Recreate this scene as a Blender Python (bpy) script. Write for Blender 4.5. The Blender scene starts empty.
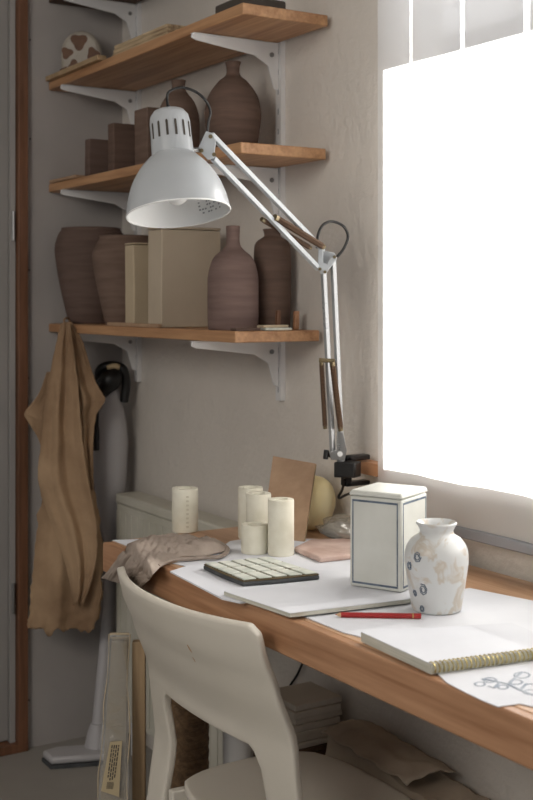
import bpy, bmesh, math, random
from mathutils import Vector, Matrix, noise
R = random.Random(7)
C = bpy.context.scene.collection
PI = math.pi
# ------------------------------------------------------------ camera model
PSI = math.radians(31.87); F = 1200.0; CX = 266.0; HY = 300.0; H = 1.37
SN, CS = math.sin(PSI), math.cos(PSI)
def cam(px, py, Z):
    xc = (px-CX)/F*Z
    return Vector((xc*CS+Z*SN, -xc*SN+Z*CS, H-(py-HY)/F*Z))
def at_z(px, py, z): return cam(px, py, (H-z)*F/(py-HY))
def at_x(px, py, X):
    d = cam(px, py, 1.0)-Vector((0,0,H)); return Vector((0,0,H))+d*(X/d.x)
def at_y(px, py, Y):
    d = cam(px, py, 1.0)-Vector((0,0,H)); return Vector((0,0,H))+d*(Y/d.y)
VX = Vector((CS,-SN,0)); VZ = Vector((SN,CS,0)); UP = Vector((0,0,1))
WX = 1.635; WY = 3.5; DZ = 0.84; DF = 1.083
# ------------------------------------------------------------ materials
def srgb(c):
    return tuple(((v/255)/12.92 if v/255 <= .04045 else ((v/255+.055)/1.055)**2.4) for v in c)+(1,)
def newmat(name):
    m = bpy.data.materials.new(name); m.use_nodes = True
    nt = m.node_tree; b = nt.nodes['Principled BSDF']
    return m, nt, b
def N(nt, t, **kw):
    n = nt.nodes.new(t)
    for k, v in kw.items():
        if k in n.inputs: n.inputs[k].default_value = v
        else: setattr(n, k, v)
    return n
def noisemat(name, c1, c2, scale=8, rough=.7, bump=.1, stretch=(1,1,1), bscale=None, detail=5, spec=.3, lo=.35, hi=.65, bdist=.004, c3=None):
    m, nt, b = newmat(name); L = nt.links.new
    tc = N(nt,'ShaderNodeTexCoord'); mp = N(nt,'ShaderNodeMapping'); mp.inputs['Scale'].default_value = stretch
    L(tc.outputs['Object'], mp.inputs['Vector'])
    nz = N(nt,'ShaderNodeTexNoise', Scale=scale, Detail=detail); L(mp.outputs[0], nz.inputs['Vector'])
    cr = N(nt,'ShaderNodeValToRGB'); e = cr.color_ramp.elements
    e[0].position = lo; e[1].position = hi; e[0].color = srgb(c1); e[1].color = srgb(c2)
    if c3: x = e.new((lo+hi)/2); x.color = srgb(c3)
    L(nz.outputs['Fac'], cr.inputs[0]); L(cr.outputs[0], b.inputs['Base Color'])
    nb = N(nt,'ShaderNodeTexNoise', Scale=bscale or scale*3, Detail=4); L(mp.outputs[0], nb.inputs['Vector'])
    bp = N(nt,'ShaderNodeBump', Strength=bump, Distance=bdist); L(nb.outputs['Fac'], bp.inputs['Height']); L(bp.outputs[0], b.inputs['Normal'])
    b.inputs['Roughness'].default_value = rough; b.inputs['Specular IOR Level'].default_value = spec
    return m
def woodmat(name, c1, c2, axis='Y', scale=30, rough=.5, c3=None, ring=1.0):
    m, nt, b = newmat(name); L = nt.links.new
    tc = N(nt,'ShaderNodeTexCoord'); mp = N(nt,'ShaderNodeMapping')
    s = {'X':(.05,1,1),'Y':(1,.05,1),'Z':(1,1,.05)}[axis]; mp.inputs['Scale'].default_value = s
    L(tc.outputs['Object'], mp.inputs['Vector'])
    nz = N(nt,'ShaderNodeTexNoise', Scale=scale, Detail=6, Distortion=ring); L(mp.outputs[0], nz.inputs['Vector'])
    n2 = N(nt,'ShaderNodeTexNoise', Scale=scale*5, Detail=3); L(mp.outputs[0], n2.inputs['Vector'])
    mx = N(nt,'ShaderNodeMix', data_type='FLOAT'); mx.inputs[0].default_value = .35
    L(nz.outputs['Fac'], mx.inputs[2]); L(n2.outputs['Fac'], mx.inputs[3])
    cr = N(nt,'ShaderNodeValToRGB'); e = cr.color_ramp.elements
    e[0].position=.36; e[1].position=.62; e[0].color=srgb(c1); e[1].color=srgb(c2)
    L(mx.outputs[0], cr.inputs[0]); L(cr.outputs[0], b.inputs['Base Color'])
    bp = N(nt,'ShaderNodeBump', Strength=.12, Distance=.002); L(n2.outputs['Fac'], bp.inputs['Height']); L(bp.outputs[0], b.inputs['Normal'])
    b.inputs['Roughness'].default_value = rough
    return m
def plain(name, c, rough=.5, metal=0, spec=.5):
    m, nt, b = newmat(name)
    nz = N(nt,'ShaderNodeTexNoise', Scale=25, Detail=3); tc = N(nt,'ShaderNodeTexCoord'); nt.links.new(tc.outputs['Object'], nz.inputs['Vector'])
    mr = N(nt,'ShaderNodeMapRange'); mr.inputs[3].default_value = max(.02,rough-.08); mr.inputs[4].default_value = min(1,rough+.08)
    nt.links.new(nz.outputs['Fac'], mr.inputs[0]); nt.links.new(mr.outputs[0], b.inputs['Roughness'])
    b.inputs['Base Color'].default_value = srgb(c); b.inputs['Metallic'].default_value = metal; b.inputs['Specular IOR Level'].default_value = spec
    return m
M = {}
M['plaster'] = noisemat('rough_plaster', (218,212,204),(225,219,211), scale=4, rough=.4, bump=.75, bscale=48, bdist=.005, detail=6, spec=.5)
M['panelwall'] = noisemat('painted_panel', (168,163,160),(176,171,168), scale=4, rough=.7, bump=.08, bscale=60)
M['floor'] = noisemat('floor_grey', (150,145,138),(160,155,148), scale=3, rough=.5, bump=.03)
M['ceil'] = noisemat('ceiling_paint', (205,202,198),(212,208,204), scale=3, rough=.9, bump=.03)
M['shelfwood'] = woodmat('shelf_pine', (150,106,72),(194,150,110), 'Y', 22)
M['deskwood'] = woodmat('desk_pine', (176,134,100),(206,168,134), 'Y', 18, .38)
M['apronwood'] = woodmat('apron_pine', (158,114,82),(190,146,112), 'Y', 26, .42)
M['framewood'] = woodmat('frame_wood', (98,66,46),(128,88,64), 'Z', 30)
M['orangewood'] = woodmat('sill_wood', (182,130,94),(204,152,114), 'Y', 26)
M['palewood'] = woodmat('pale_wood', (156,130,98),(184,158,124), 'Z', 26)
M['plyface'] = woodmat('plywood_face', (160,130,104),(180,150,122), 'X', 12, .6)
M['plyedge'] = woodmat('plywood_edge', (120,96,70),(206,184,150), 'Y', 60, .7)
M['darkply'] = woodmat('dark_board', (70,52,40),(92,70,54), 'Y', 30, .7)
M['door'] = noisemat('door_paint', (150,147,144),(158,154,151), scale=3, rough=.6, bump=.02)
M['white'] = plain('white_metal', (222,222,222), .38)
M['lampw'] = noisemat('lamp_enamel', (172,177,181),(182,186,190), scale=6, rough=.3, bump=.0, spec=.5)
M['armgrey'] = plain('grey_enamel',(172,174,176),.3,.3)
M['lampin'] = noisemat('lamp_inside', (236,238,238),(242,243,243), scale=6, rough=.4, bump=.0)
M['chrome'] = plain('grey_metal', (150,150,150), .3, .9)
M['black'] = plain('black_plastic', (22,21,21), .4)
M['cable'] = plain('black_rubber', (25,24,24), .5)
M['spring'] = plain('brown_spring', (98,74,56), .45, .3)
M['brass'] = plain('dull_brass', (130,118,92), .4, .7)
def clay(name, c1, c2):
    return noisemat(name, c1, c2, scale=6, rough=.85, bump=.35, stretch=(1,1,9), bscale=12, spec=.15, bdist=.004)
M['clay_dark'] = clay('dark_clay', (96,80,73),(110,92,84))
M['clay_mid'] = clay('mid_clay', (108,90,80),(126,106,95))
M['clay_pink'] = clay('pinkish_clay', (110,92,87),(128,108,102))
M['clay_brown'] = clay('brown_clay', (92,76,68),(110,90,80))
M['clay_grey'] = noisemat('greyish_clay', (184,170,150),(196,182,162), scale=5, rough=.85, bump=.1)
M['clay_cream'] = noisemat('cream_clay', (186,170,144),(198,182,156), scale=5, rough=.8, bump=.1)
M['roll'] = noisemat('cream_plaster_roll', (222,218,200),(236,233,218), scale=22, rough=.8, bump=.12)
M['paper'] = noisemat('white_paper', (214,216,222),(226,228,233), scale=4, rough=.85, bump=.25, bscale=9, bdist=.006, spec=.1)
M['padside'] = noisemat('page_edges', (190,190,176),(214,212,200), scale=8, rough=.9, bump=.4, stretch=(1,1,60), spec=.1)
M['linen'] = noisemat('grey_linen', (140,128,118),(182,168,157), scale=9, rough=.95, bump=.8, bscale=45, spec=.05, bdist=.006)
M['suede'] = noisemat('tan_suede', (138,112,88),(182,154,124), scale=5, rough=.95, bump=.35, bscale=80, spec=.05, bdist=.004)
M['gourd'] = noisemat('pale_yellow_skin', (252,232,168),(254,240,196), scale=9, rough=.55, bump=.25, stretch=(1,1,.5), bscale=12)
M['terracotta'] = noisemat('pinkish_plaque', (188,160,148),(218,196,186), scale=16, rough=.8, bump=.35)
M['chair'] = noisemat('cream_chair_paint', (214,208,195),(220,214,202), scale=4, rough=.4, bump=.05, spec=.4)
M['radiator'] = noisemat('radiator_enamel', (196,194,180),(208,205,193), scale=7, rough=.5, bump=.06)
M['basket'] = woodmat('brown_wicker', (88,68,48),(128,102,74), 'X', 60, .7)
M['kraft'] = noisemat('kraft_paper', (160,146,130),(192,178,160), scale=6, rough=.85, bump=.4, bscale=16)
M['greypaper'] = noisemat('grey_card', (196,188,174),(208,200,188), scale=6, rough=.9, bump=.05)
M['red'] = plain('red_lacquer', (160,42,42), .35)
M['lead'] = plain('bare_wood_tip', (206,170,130), .6)
M['darkedge'] = noisemat('dark_slab_edge', (70,72,74),(90,92,94), scale=20, rough=.8, bump=.2)
M['vacgrey'] = plain('light_grey_plastic', (184,182,184), .35)
M['beige'] = plain('beige_plastic', (180,160,125), .5)
M['barrail'] = plain('grey_rail', (150,152,158), .4)
M['blue'] = noisemat('blue_glaze', (84,96,112),(112,124,140), scale=60, rough=.4, bump=0)
M['blot'] = noisemat('brown_blot', (92,62,44),(116,82,58), scale=20, rough=.5, bump=.05)
M['dishwhite'] = noisemat('dish_glaze', (168,160,148),(180,172,160), scale=20, rough=.4, bump=.05)
M['wire'] = plain('gilt_wire', (186,170,112), .35, .6)
M['ink'] = noisemat('ink_grey', (140,150,164),(186,192,200), scale=40, rough=.8, bump=0)
M['print'] = plain('dark_print', (74,68,62), .8)
M['labelp'] = noisemat('beige_label', (176,160,128),(186,170,138), scale=8, rough=.8, bump=.02)
M['hard'] = plain('screw_metal', (90,88,86), .4, .6)

def boxglaze():      # white crackled glaze of lidded box and vase with stains
    m, nt, b = newmat('stained_white_glaze'); L = nt.links.new
    tc = N(nt,'ShaderNodeTexCoord'); nz = N(nt,'ShaderNodeTexNoise', Scale=26, Detail=5, Distortion=.9); L(tc.outputs['Object'], nz.inputs['Vector'])
    cr = N(nt,'ShaderNodeValToRGB'); e = cr.color_ramp.elements
    e[0].position=.52; e[0].color=srgb((208,210,210)); e[1].position=.60; e[1].color=srgb((194,185,172))
    x = e.new(.70); x.color = srgb((206,203,198))
    L(nz.outputs['Fac'], cr.inputs[0])
    n2 = N(nt,'ShaderNodeTexNoise', Scale=60, Detail=4); L(tc.outputs['Object'], n2.inputs['Vector'])
    bp = N(nt,'ShaderNodeBump', Strength=.1, Distance=.002); L(n2.outputs['Fac'], bp.inputs['Height']); L(bp.outputs[0], b.inputs['Normal'])
    L(cr.outputs[0], b.inputs['Base Color']); b.inputs['Roughness'].default_value=.32
    return m
M['vase'] = boxglaze()
M['boxw'] = noisemat('white_box_glaze', (203,204,197),(218,219,213), scale=9, rough=.4, bump=.12)
def tilemat():       # greenish white diamonds
    return noisemat('pale_green_tile', (200,206,196),(230,232,222), scale=30, rough=.35, bump=.2)
M['tile'] = tilemat()
M['grout'] = noisemat('brown_groove', (96,84,62),(120,106,80), scale=30, rough=.8, bump=.2)
def plastic():
    m, nt, b = newmat('clear_plastic_film'); L = nt.links.new
    for n in list(nt.nodes):
        if n.type != 'OUTPUT_MATERIAL': nt.nodes.remove(n)
    out = [n for n in nt.nodes][0]
    tc = N(nt,'ShaderNodeTexCoord'); nz = N(nt,'ShaderNodeTexNoise', Scale=18, Detail=5); L(tc.outputs['Object'], nz.inputs['Vector'])
    bp = N(nt,'ShaderNodeBump', Strength=.9, Distance=.01); L(nz.outputs['Fac'], bp.inputs['Height'])
    tr = N(nt,'ShaderNodeBsdfTransparent'); gl = N(nt,'ShaderNodeBsdfGlossy', Roughness=.18); df = N(nt,'ShaderNodeBsdfDiffuse'); df.inputs['Color'].default_value=srgb((196,188,170))
    L(bp.outputs[0], gl.inputs['Normal']); L(bp.outputs[0], df.inputs['Normal'])
    a = N(nt,'ShaderNodeMixShader'); a.inputs[0].default_value=.55; L(gl.outputs[0], a.inputs[1]); L(df.outputs[0], a.inputs[2])
    c = N(nt,'ShaderNodeMixShader'); c.inputs[0].default_value=.42; L(tr.outputs[0], c.inputs[1]); L(a.outputs[0], c.inputs[2])
    L(c.outputs[0], out.inputs['Surface']); return m
M['plastic'] = plastic()
def fabric():
    m, nt, b = newmat('translucent_blind_cloth'); L = nt.links.new
    for n in list(nt.nodes):
        if n.type != 'OUTPUT_MATERIAL': nt.nodes.remove(n)
    out = [n for n in nt.nodes][0]
    tc = N(nt,'ShaderNodeTexCoord'); nz = N(nt,'ShaderNodeTexNoise', Scale=150, Detail=2); L(tc.outputs['Object'], nz.inputs['Vector'])
    bp = N(nt,'ShaderNodeBump', Strength=.08, Distance=.002); L(nz.outputs['Fac'], bp.inputs['Height'])
    df = N(nt,'ShaderNodeBsdfDiffuse'); df.inputs['Color'].default_value = (.80,.785,.77,1); L(bp.outputs[0], df.inputs['Normal'])
    tl = N(nt,'ShaderNodeBsdfTranslucent'); tl.inputs['Color'].default_value = (.95,.94,.93,1)
    a = N(nt,'ShaderNodeMixShader'); a.inputs[0].default_value=.5; L(df.outputs[0], a.inputs[1]); L(tl.outputs[0], a.inputs[2])
    tr = N(nt,'ShaderNodeBsdfTransparent'); c = N(nt,'ShaderNodeMixShader'); c.inputs[0].default_value=.06
    L(a.outputs[0], c.inputs[1]); L(tr.outputs[0], c.inputs[2]); L(c.outputs[0], out.inputs['Surface']); return m
M['blind'] = fabric()
# ------------------------------------------------------------ mesh helpers
def obj(name, bm, m, parent=None, smooth=True, loc=None, bevel=0, subsurf=0, solid=0, angle=40):
    me = bpy.data.meshes.new(name); bmesh.ops.recalc_face_normals(bm, faces=bm.faces); bm.to_mesh(me); bm.free()
    o = bpy.data.objects.new(name, me); C.objects.link(o)
    ms = m if isinstance(m, (list,tuple)) else [m]
    for k in ms: me.materials.append(k)
    if smooth:
        for p in me.polygons: p.use_smooth = True
        try: me.set_sharp_from_angle(angle=math.radians(angle))
        except Exception: pass
    if solid:
        s = o.modifiers.new('solid','SOLIDIFY'); s.thickness = abs(solid); s.offset = 0 if solid > 0 else -1
    if bevel:
        b = o.modifiers.new('bevel','BEVEL'); b.width = bevel; b.segments = 2; b.limit_method='ANGLE'; b.angle_limit = math.radians(40)
    if subsurf:
        s = o.modifiers.new('sub','SUBSURF'); s.levels = subsurf; s.render_levels = subsurf
    if loc is not None: o.location = loc
    if parent: o.parent = parent
    return o
def tag(o, label=None, cat=None, group=None, kind=None):
    if label: o['label'] = label
    if cat: o['category'] = cat
    if group: o['group'] = group
    if kind: o['kind'] = kind
    return o
def thing(name, label, cat, loc=(0,0,0), group=None, rotz=0):
    o = bpy.data.objects.new(name, None); C.objects.link(o); o.empty_display_size=.05
    o.location = loc; o.rotation_euler.z = rotz
    return tag(o, label, cat, group)
def box(bm, x0, x1, y0, y1, z0, z1, mat=0):
    v = [bm.verts.new(p) for p in ((x0,y0,z0),(x1,y0,z0),(x1,y1,z0),(x0,y1,z0),(x0,y0,z1),(x1,y0,z1),(x1,y1,z1),(x0,y1,z1))]
    for f in ((0,3,2,1),(4,5,6,7),(0,1,5,4),(1,2,6,5),(2,3,7,6),(3,0,4,7)):
        q = bm.faces.new([v[i] for i in f]); q.material_index = mat
    return v
def mbox(*a): bm = bmesh.new(); box(bm, *a); return bm
def prism(bm, pts, d, mat=0):      # polygon pts extruded by vector d
    d = Vector(d); a = [bm.verts.new(Vector(p)) for p in pts]; b = [bm.verts.new(Vector(p)+d) for p in pts]; n = len(pts)
    bm.faces.new(a).material_index = mat; bm.faces.new(b[::-1]).material_index = mat
    for i in range(n): bm.faces.new((a[i],b[i],b[(i+1)%n],a[(i+1)%n])).material_index = mat
def frame(t):
    t = t.normalized(); a = Vector((0,0,1)) if abs(t.z) < .95 else Vector((1,0,0))
    u = t.cross(a).normalized(); return u, u.cross(t).normalized()
def tube(bm, pts, r, n=10, cap=True, mat=0, aspect=1.0):
    pts = [Vector(p) for p in pts]; rs = r if isinstance(r,(list,tuple)) else [r]*len(pts)
    rings = []; u = None
    for i, p in enumerate(pts):
        t = (pts[min(i+1,len(pts)-1)]-pts[max(i-1,0)])
        if u is None: u, w = frame(t)
        else:
            t = t.normalized(); u = (u-t*u.dot(t)).normalized(); w = u.cross(t)
        rings.append([bm.verts.new(p+(u*math.cos(2*PI*k/n)+w*math.sin(2*PI*k/n)*aspect)*rs[i]) for k in range(n)])
    for a, b in zip(rings, rings[1:]):
        for k in range(n): bm.faces.new((a[k],a[(k+1)%n],b[(k+1)%n],b[k])).material_index = mat
    if cap: bm.faces.new(rings[0][::-1]).material_index = mat; bm.faces.new(rings[-1]).material_index = mat
def mtube(*a, **k): bm = bmesh.new(); tube(bm, *a, **k); return bm
def bar(bm, p, q, w, h, side=None, mat=0):   # rectangular bar between points
    p, q = Vector(p), Vector(q); t = (q-p).normalized(); u, v = frame(t) if side is None else (Vector(side).normalized(), t.cross(Vector(side)).normalized())
    a = [p+u*sx*w/2+v*sy*h/2 for sx, sy in ((-1,-1),(1,-1),(1,1),(-1,1))]
    prism(bm, a, q-p, mat)
def catmull(pts, k=6):
    pts = [Vector(p) for p in pts]; P = [pts[0]*2-pts[1]]+pts+[pts[-1]*2-pts[-2]]; out = []
    for i in range(1, len(P)-2):
        for j in range(k):
            t = j/k; a,b,c,d = P[i-1],P[i],P[i+1],P[i+2]
            out.append(.5*((2*b)+(c-a)*t+(2*a-5*b+4*c-d)*t*t+(3*b-a-3*c+d)*t**3))
    out.append(pts[-1]); return out
def lathe(bm, prof, n=48, wob=0, seed=0, M4=None, mat=0):
    rings = []
    for (r, z) in prof:
        ring = []
        for k in range(n):
            a = 2*PI*k/n; rr = r
            if wob: rr = r*(1+wob*noise.noise(Vector((math.cos(a)*1.3+seed, math.sin(a)*1.3, z*9))))
            p = Vector((rr*math.cos(a), rr*math.sin(a), z)); ring.append(bm.verts.new(M4@p if M4 else p))
        rings.append(ring)
    for a, b in zip(rings, rings[1:]):
        for k in range(n): bm.faces.new((a[k],a[(k+1)%n],b[(k+1)%n],b[k])).material_index = mat
    bm.faces.new(rings[0][::-1]).material_index = mat
    bm.faces.new(rings[-1]).material_index = mat
def smoothprof(prof, k=6):
    return [(max(p.x,.0005), p.y) for p in catmull([Vector((r,z,0)) for r, z in prof], k)]
def grid(bm, P, mat=0):
    V = [[bm.verts.new(p) for p in row] for row in P]
    for a, b in zip(V, V[1:]):
        for k in range(len(a)-1): bm.faces.new((a[k],a[k+1],b[k+1],b[k])).material_index = mat
    return V
def fbm(p, s=1.0): return noise.fractal(Vector(p)*s, 1.0, 2.0, 4)

# ------------------------------------------------------------ the setting
def struct(name, bm, m, parent=None, **k):
    o = obj(name, bm, m, parent, **k)
    if parent is None: o['kind'] = 'structure'
    return o
struct('floor', mbox(-2.2, 2.2, -.9, 3.6, -.05, 0), M['floor'], smooth=False)
struct('ceiling', mbox(-2.2, 1.8, -.9, 3.6, 2.72, 2.78), M['ceil'], smooth=False)
OY0, OY1, OZ0, OZ1 = .5, 2.075, 1.009, 2.5       # window opening
bm = bmesh.new(); T = WX+.12
box(bm, WX, T, OY1, 3.6, 0, 2.72); box(bm, WX, T, -.9, OY0, 0, 2.72); box(bm, WX, T, OY0, OY1, 0, OZ0-.03); box(bm, WX, T, OY0, OY1, OZ1, 2.72)
wr = struct('wall_right', bm, M['plaster'], smooth=False)
bm = bmesh.new(); box(bm, 1.315, WX, WY, WY+.1, 0, 2.72); box(bm, -2.2, .45, WY, WY+.1, 0, 2.72); box(bm, .45, 1.315, WY, WY+.1, 2.45, 2.72)
seam_z = zs_ = H+102/F*2.78
obj('wall_seam', mbox(WX-.0012, WX+.001, OY1+.02, 3.3, seam_z, seam_z+.0018), M['plaster'], wr, smooth=False)
wb = struct('wall_back', bm, M['panelwall'], smooth=False)
bm = bmesh.new()
for px, py in ((30,40),(30,139),(29,270),(28,378),(28,620),(29,700)):
    p = at_y(px, py, WY-.001); tube(bm, [p, p-Vector((0,.002,0))], .003, 10)
obj('screw', bm, M['hard'], wb)
# door in the back wall
dr = thing('door_1','grey door at the left edge in a thin brown wooden frame','door',(0,WY,0)); dr['kind']='structure'; del dr['category']
bm = bmesh.new(); box(bm, .49,1.262, .012,.05, .03,2.42); obj('door_leaf', bm, M['door'], dr, bevel=.003)
bm = bmesh.new(); box(bm, 1.282,1.312,-.022,.06,0,2.45); box(bm,.45,.48,-.022,.06,0,2.45); box(bm,.45,1.312,-.022,.06,2.42,2.45); box(bm,.45,1.312,-.024,.06,0,.026)
obj('door_frame', bm, M['framewood'], dr, bevel=.002)
bm = bmesh.new(); box(bm, 1.262,1.279,.0,.06,.026,2.42); obj('door_stop', bm, plain('light_strip',(160,157,154),.6), dr)
for z in (.42, 1.55):
    bm = bmesh.new(); tube(bm,[(1.272,-.004,z),(1.272,-.004,z+.09)],.006,10); obj('hinge', bm, M['chrome'], dr)
# window
wn = thing('window_1','bright window opening behind the pale blind','window',(0,0,0)); wn['kind']='structure'; del wn['category']
bm = bmesh.new(); x0, x1 = WX+.05, WX+.09
for a in ((OY0,OY0+.035,OZ0,OZ1),(OY1-.012,OY1,OZ0,OZ1),(OY0,OY1,OZ0,OZ0+.02),(OY0,OY1,OZ1-.04,OZ1)): box(bm, x0, x1, *a)
obj('window_frame', bm, M['white'], wn, bevel=.003)
bm = mbox(WX+.068, WX+.072, OY0+.03, OY1-.01, OZ0+.015, OZ1-.03)
gm, nt, b = newmat('window_glass')
for n in list(nt.nodes):
    if n.type != 'OUTPUT_MATERIAL': nt.nodes.remove(n)
o_ = [n for n in nt.nodes][0]; tr = N(nt,'ShaderNodeBsdfTransparent'); g_ = N(nt,'ShaderNodeBsdfGlossy', Roughness=.02); mx = N(nt,'ShaderNodeMixShader'); mx.inputs[0].default_value=.05
nt.links.new(tr.outputs[0], mx.inputs[1]); nt.links.new(g_.outputs[0], mx.inputs[2]); nt.links.new(mx.outputs[0], o_.inputs['Surface'])
obj('pane', bm, gm, wn, smooth=False)
struct('trim_3', mbox(WX-.035, WX-.001, OY0-.1, 2.069, OZ0-.028, OZ0), M['white'], bevel=.001)
sl = struct('trim_1', mbox(WX-.035, WX-.001, 2.07, 2.20, OZ0-.028, OZ0), M['orangewood'], bevel=.001)
sl2 = struct('trim_2', mbox(WX-.0005, WX+.12, OY0, OY1, OZ0-.028, OZ0), M['white'], bevel=.001)
tag(sl, 'orange wooden end of the window sill board that holds the lamp clamp')
# added unseen screen outside: boards and gaps shape shade and slits on the blind
SUN = Vector((-1, .12, -.45)).normalized()
ex = 1.86; BX = WX-.045
dy = (ex-BX)*.12; dz = (ex-BX)*.45
def bly(px): return at_x(px, 200, BX).y
cuts = [(bly(410.5)-dy, .008), (bly(463.5)-dy, .013), (bly(527)-dy, .018)]
zb = (H+(300-68)/F*(BX*SN+bly(383)*CS))+dz
ys = [2.6]+[v for c, w in cuts for v in (c+w/2, c-w/2)]+[0.2]
screen_mat, nt_, b_ = newmat('slit_screen_film')  # translucent, so the added screen still brightens the shaded upper blind
for n in list(nt_.nodes):
    if n.type != 'OUTPUT_MATERIAL': nt_.nodes.remove(n)
o__ = [n for n in nt_.nodes][0]; wv = N(nt_,'ShaderNodeTexNoise', Scale=3); mr_ = N(nt_,'ShaderNodeMix', data_type='RGBA'); tl_ = N(nt_,'ShaderNodeBsdfTranslucent')
mr_.inputs[6].default_value=(.50,.51,.53,1); mr_.inputs[7].default_value=(.66,.67,.69,1); nt_.links.new(wv.outputs['Fac'], mr_.inputs[0]); nt_.links.new(mr_.outputs[2], tl_.inputs['Color']); nt_.links.new(tl_.outputs[0], o__.inputs['Surface'])
bd = thing('added_slit_screen','added unseen boards outside that shape shade and light slits on the upper blind','light_screen',(ex,1.4,zb))
bm = bmesh.new()
for i in range(0, len(ys), 2): box(bm, 0,.012, ys[i+1]-1.4, ys[i]-1.4, 0, 1.0)
obj('board_panel', bm, screen_mat, bd, smooth=False)
bm = mbox(.012,.05,-1.2,1.2,.93,1.0); obj('top_rail', bm, M['white'], bd)
# blind
bl = thing('window_blind','translucent white fabric blind glowing with sunlight over the window','blind',(BX,0,0))
ye = bly(378.5); zbar = H-249/F*(BX*SN+at_x(533,549,BX).y*CS)
rows = []
for i in range(61):
    z = zbar+.008+(2.60-zbar-.008)*i/60
    rows.append([Vector((.002*math.sin((ye-1.7*j/90)*23)+.0006*math.sin((ye-1.7*j/90)*61+z), ye-1.7*j/90, z)) for j in range(91)])
bm = bmesh.new(); grid(bm, rows); obj('fabric', bm, M['blind'], bl)
bm = mbox(-.006,.006, ye-1.7, ye, zbar-.012, zbar+.010); obj('bottom_rail', bm, M['barrail'], bl, bevel=.003)
bm = mtube([(0,ye,2.61),(0,ye-1.7,2.61)], .022, 16); obj('roller', bm, M['white'], bl)

# ------------------------------------------------------------ shelving
SX = 1.385
shelves = []
def zpix(px, X, py):
    p = at_x(px, py, X); return p.z
SH = [(2.042, 2.327, 'second highest'), (1.728, 2.335, 'third'), (1.298, 2.362, 'lowest'), (2.312, 2.9, 'topmost')]
lab = ['long pine wall shelf holding the plywood stack and patterned dish','pine wall shelf behind the lamp head holding two bottles and clay blocks','lowest pine wall shelf at eye level with the tall clay vases','dark topmost wooden shelf cut off by the upper picture edge']
for (z, y0, _), L_ in zip(SH, lab):
    bm = bmesh.new(); box(bm, SX, WX-.016, y0, WY-.003, z-.026, z)
    o = obj('wall_shelf', bm, M['shelfwood'] if z < 2.2 else M['darkply'], bevel=.0025, loc=(0,0,0)); tag(o, L_, 'shelf', 'pine shelves on the wall standards')
for i, (yy, L_) in enumerate(((2.549,'white slotted upright rail fixed to the wall near the shelves\' right end'),(3.371,'white slotted upright rail fixed to the wall in the room corner'))):
    t = thing('shelf_upright', L_, 'shelf rail', (WX, yy, 1.117), 'slotted shelf rails')
    bm = bmesh.new(); box(bm, -.014, -.0005, -.012, .012, 0, 1.25); 
    for k in range(24): box(bm, -.0144, -.0138, -.002, .002, .02+k*.05, .034+k*.05, 1)
    obj('rail', bm, [M['white'], M['barrail']], t, bevel=0)
bnames = {0:'holding up the shelf with the plywood stack',1:'under the shelf behind the lamp head',2:'under the lowest shelf',3:'under the topmost shelf'}
for si, (z, y0, _) in enumerate(SH):
    for wi, yy in enumerate((2.549, 3.371)):
        if si == 3 and wi == 0: continue
        t = thing('shelf_bracket', 'white bracket %s, %s' % (bnames[si], 'near its right end' if wi == 0 else 'nearest the room corner'), 'bracket', (WX-.015, yy, z-.0275), 'white shelf brackets')
        bm = bmesh.new()
        prof = [(0,0),(-.245,0),(-.248,-.012),(-.236,-.017),(-.07,-.036),(-.03,-.058),(-.012,-.115),(0,-.118)]
        prism(bm, [(x,-.0025,zz) for x, zz in prof], (0,.005,0)); box(bm,-.245,-.004,-.009,.009,-.0025,0)
        obj('arm', bm, M['white'], t, bevel=.001)
        bm = mtube([(-.02,-.0025,-.03),(-.02,-.005,-.03)], .006, 12); obj('rivet', bm, M['chrome'], t)

def pot(name, label, px, X, base, prof, mat, Y=None, wob=.012, seed=0, cat='vase', group=None):
    """prof: list (radius, height) outside; a rim and inner lip are added"""
    p = at_x(px, 200, X); p.z = base
    if Y is not None: p = Vector((X, Y, base))
    t = prof[-1]
    pr = smoothprof(prof); pr += [(t[0]-.004, t[1]+.001),(t[0]-.008, t[1]-.004),(t[0]-.009, t[1]-.03),(.002, t[1]-.04)]
    bm = bmesh.new(); lathe(bm, pr, 56, wob, seed)
    o = obj(name, bm, mat, loc=p, angle=60); tag(o, label, cat, group); return o
# lowest shelf
pot('clay_vase','wide dark clay vase at the left end of the lowest shelf',91,1.480,1.2985,[(.064,0),(.072,.02),(.097,.13),(.108,.20),(.109,.235),(.100,.268),(.090,.284),(.090,.290)],M['clay_dark'],seed=1)
pot('clay_vase','brown clay vase with sloping shoulder beside the narrow cream slab',126,1.490,1.2985,[(.058,0),(.064,.02),(.086,.12),(.096,.18),(.096,.21),(.084,.236),(.076,.25),(.077,.256)],M['clay_mid'],seed=4)
pot('clay_bottle','pinkish clay bottle with a narrow neck standing in front of the tall grey box',233,1.463,1.2985,[(.056,0),(.061,.01),(.062,.10),(.060,.135),(.048,.172),(.024,.195),(.0165,.212),(.017,.25)],M['clay_pink'],seed=2,cat='bottle')
pot('clay_bottle','slim brown clay bottle with short neck behind the small tiles',272.5,1.577,1.2985,[(.041,0),(.044,.01),(.046,.10),(.046,.19),(.040,.214),(.024,.226),(.020,.232),(.024,.246)],M['clay_brown'],seed=3,cat='bottle')
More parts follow.
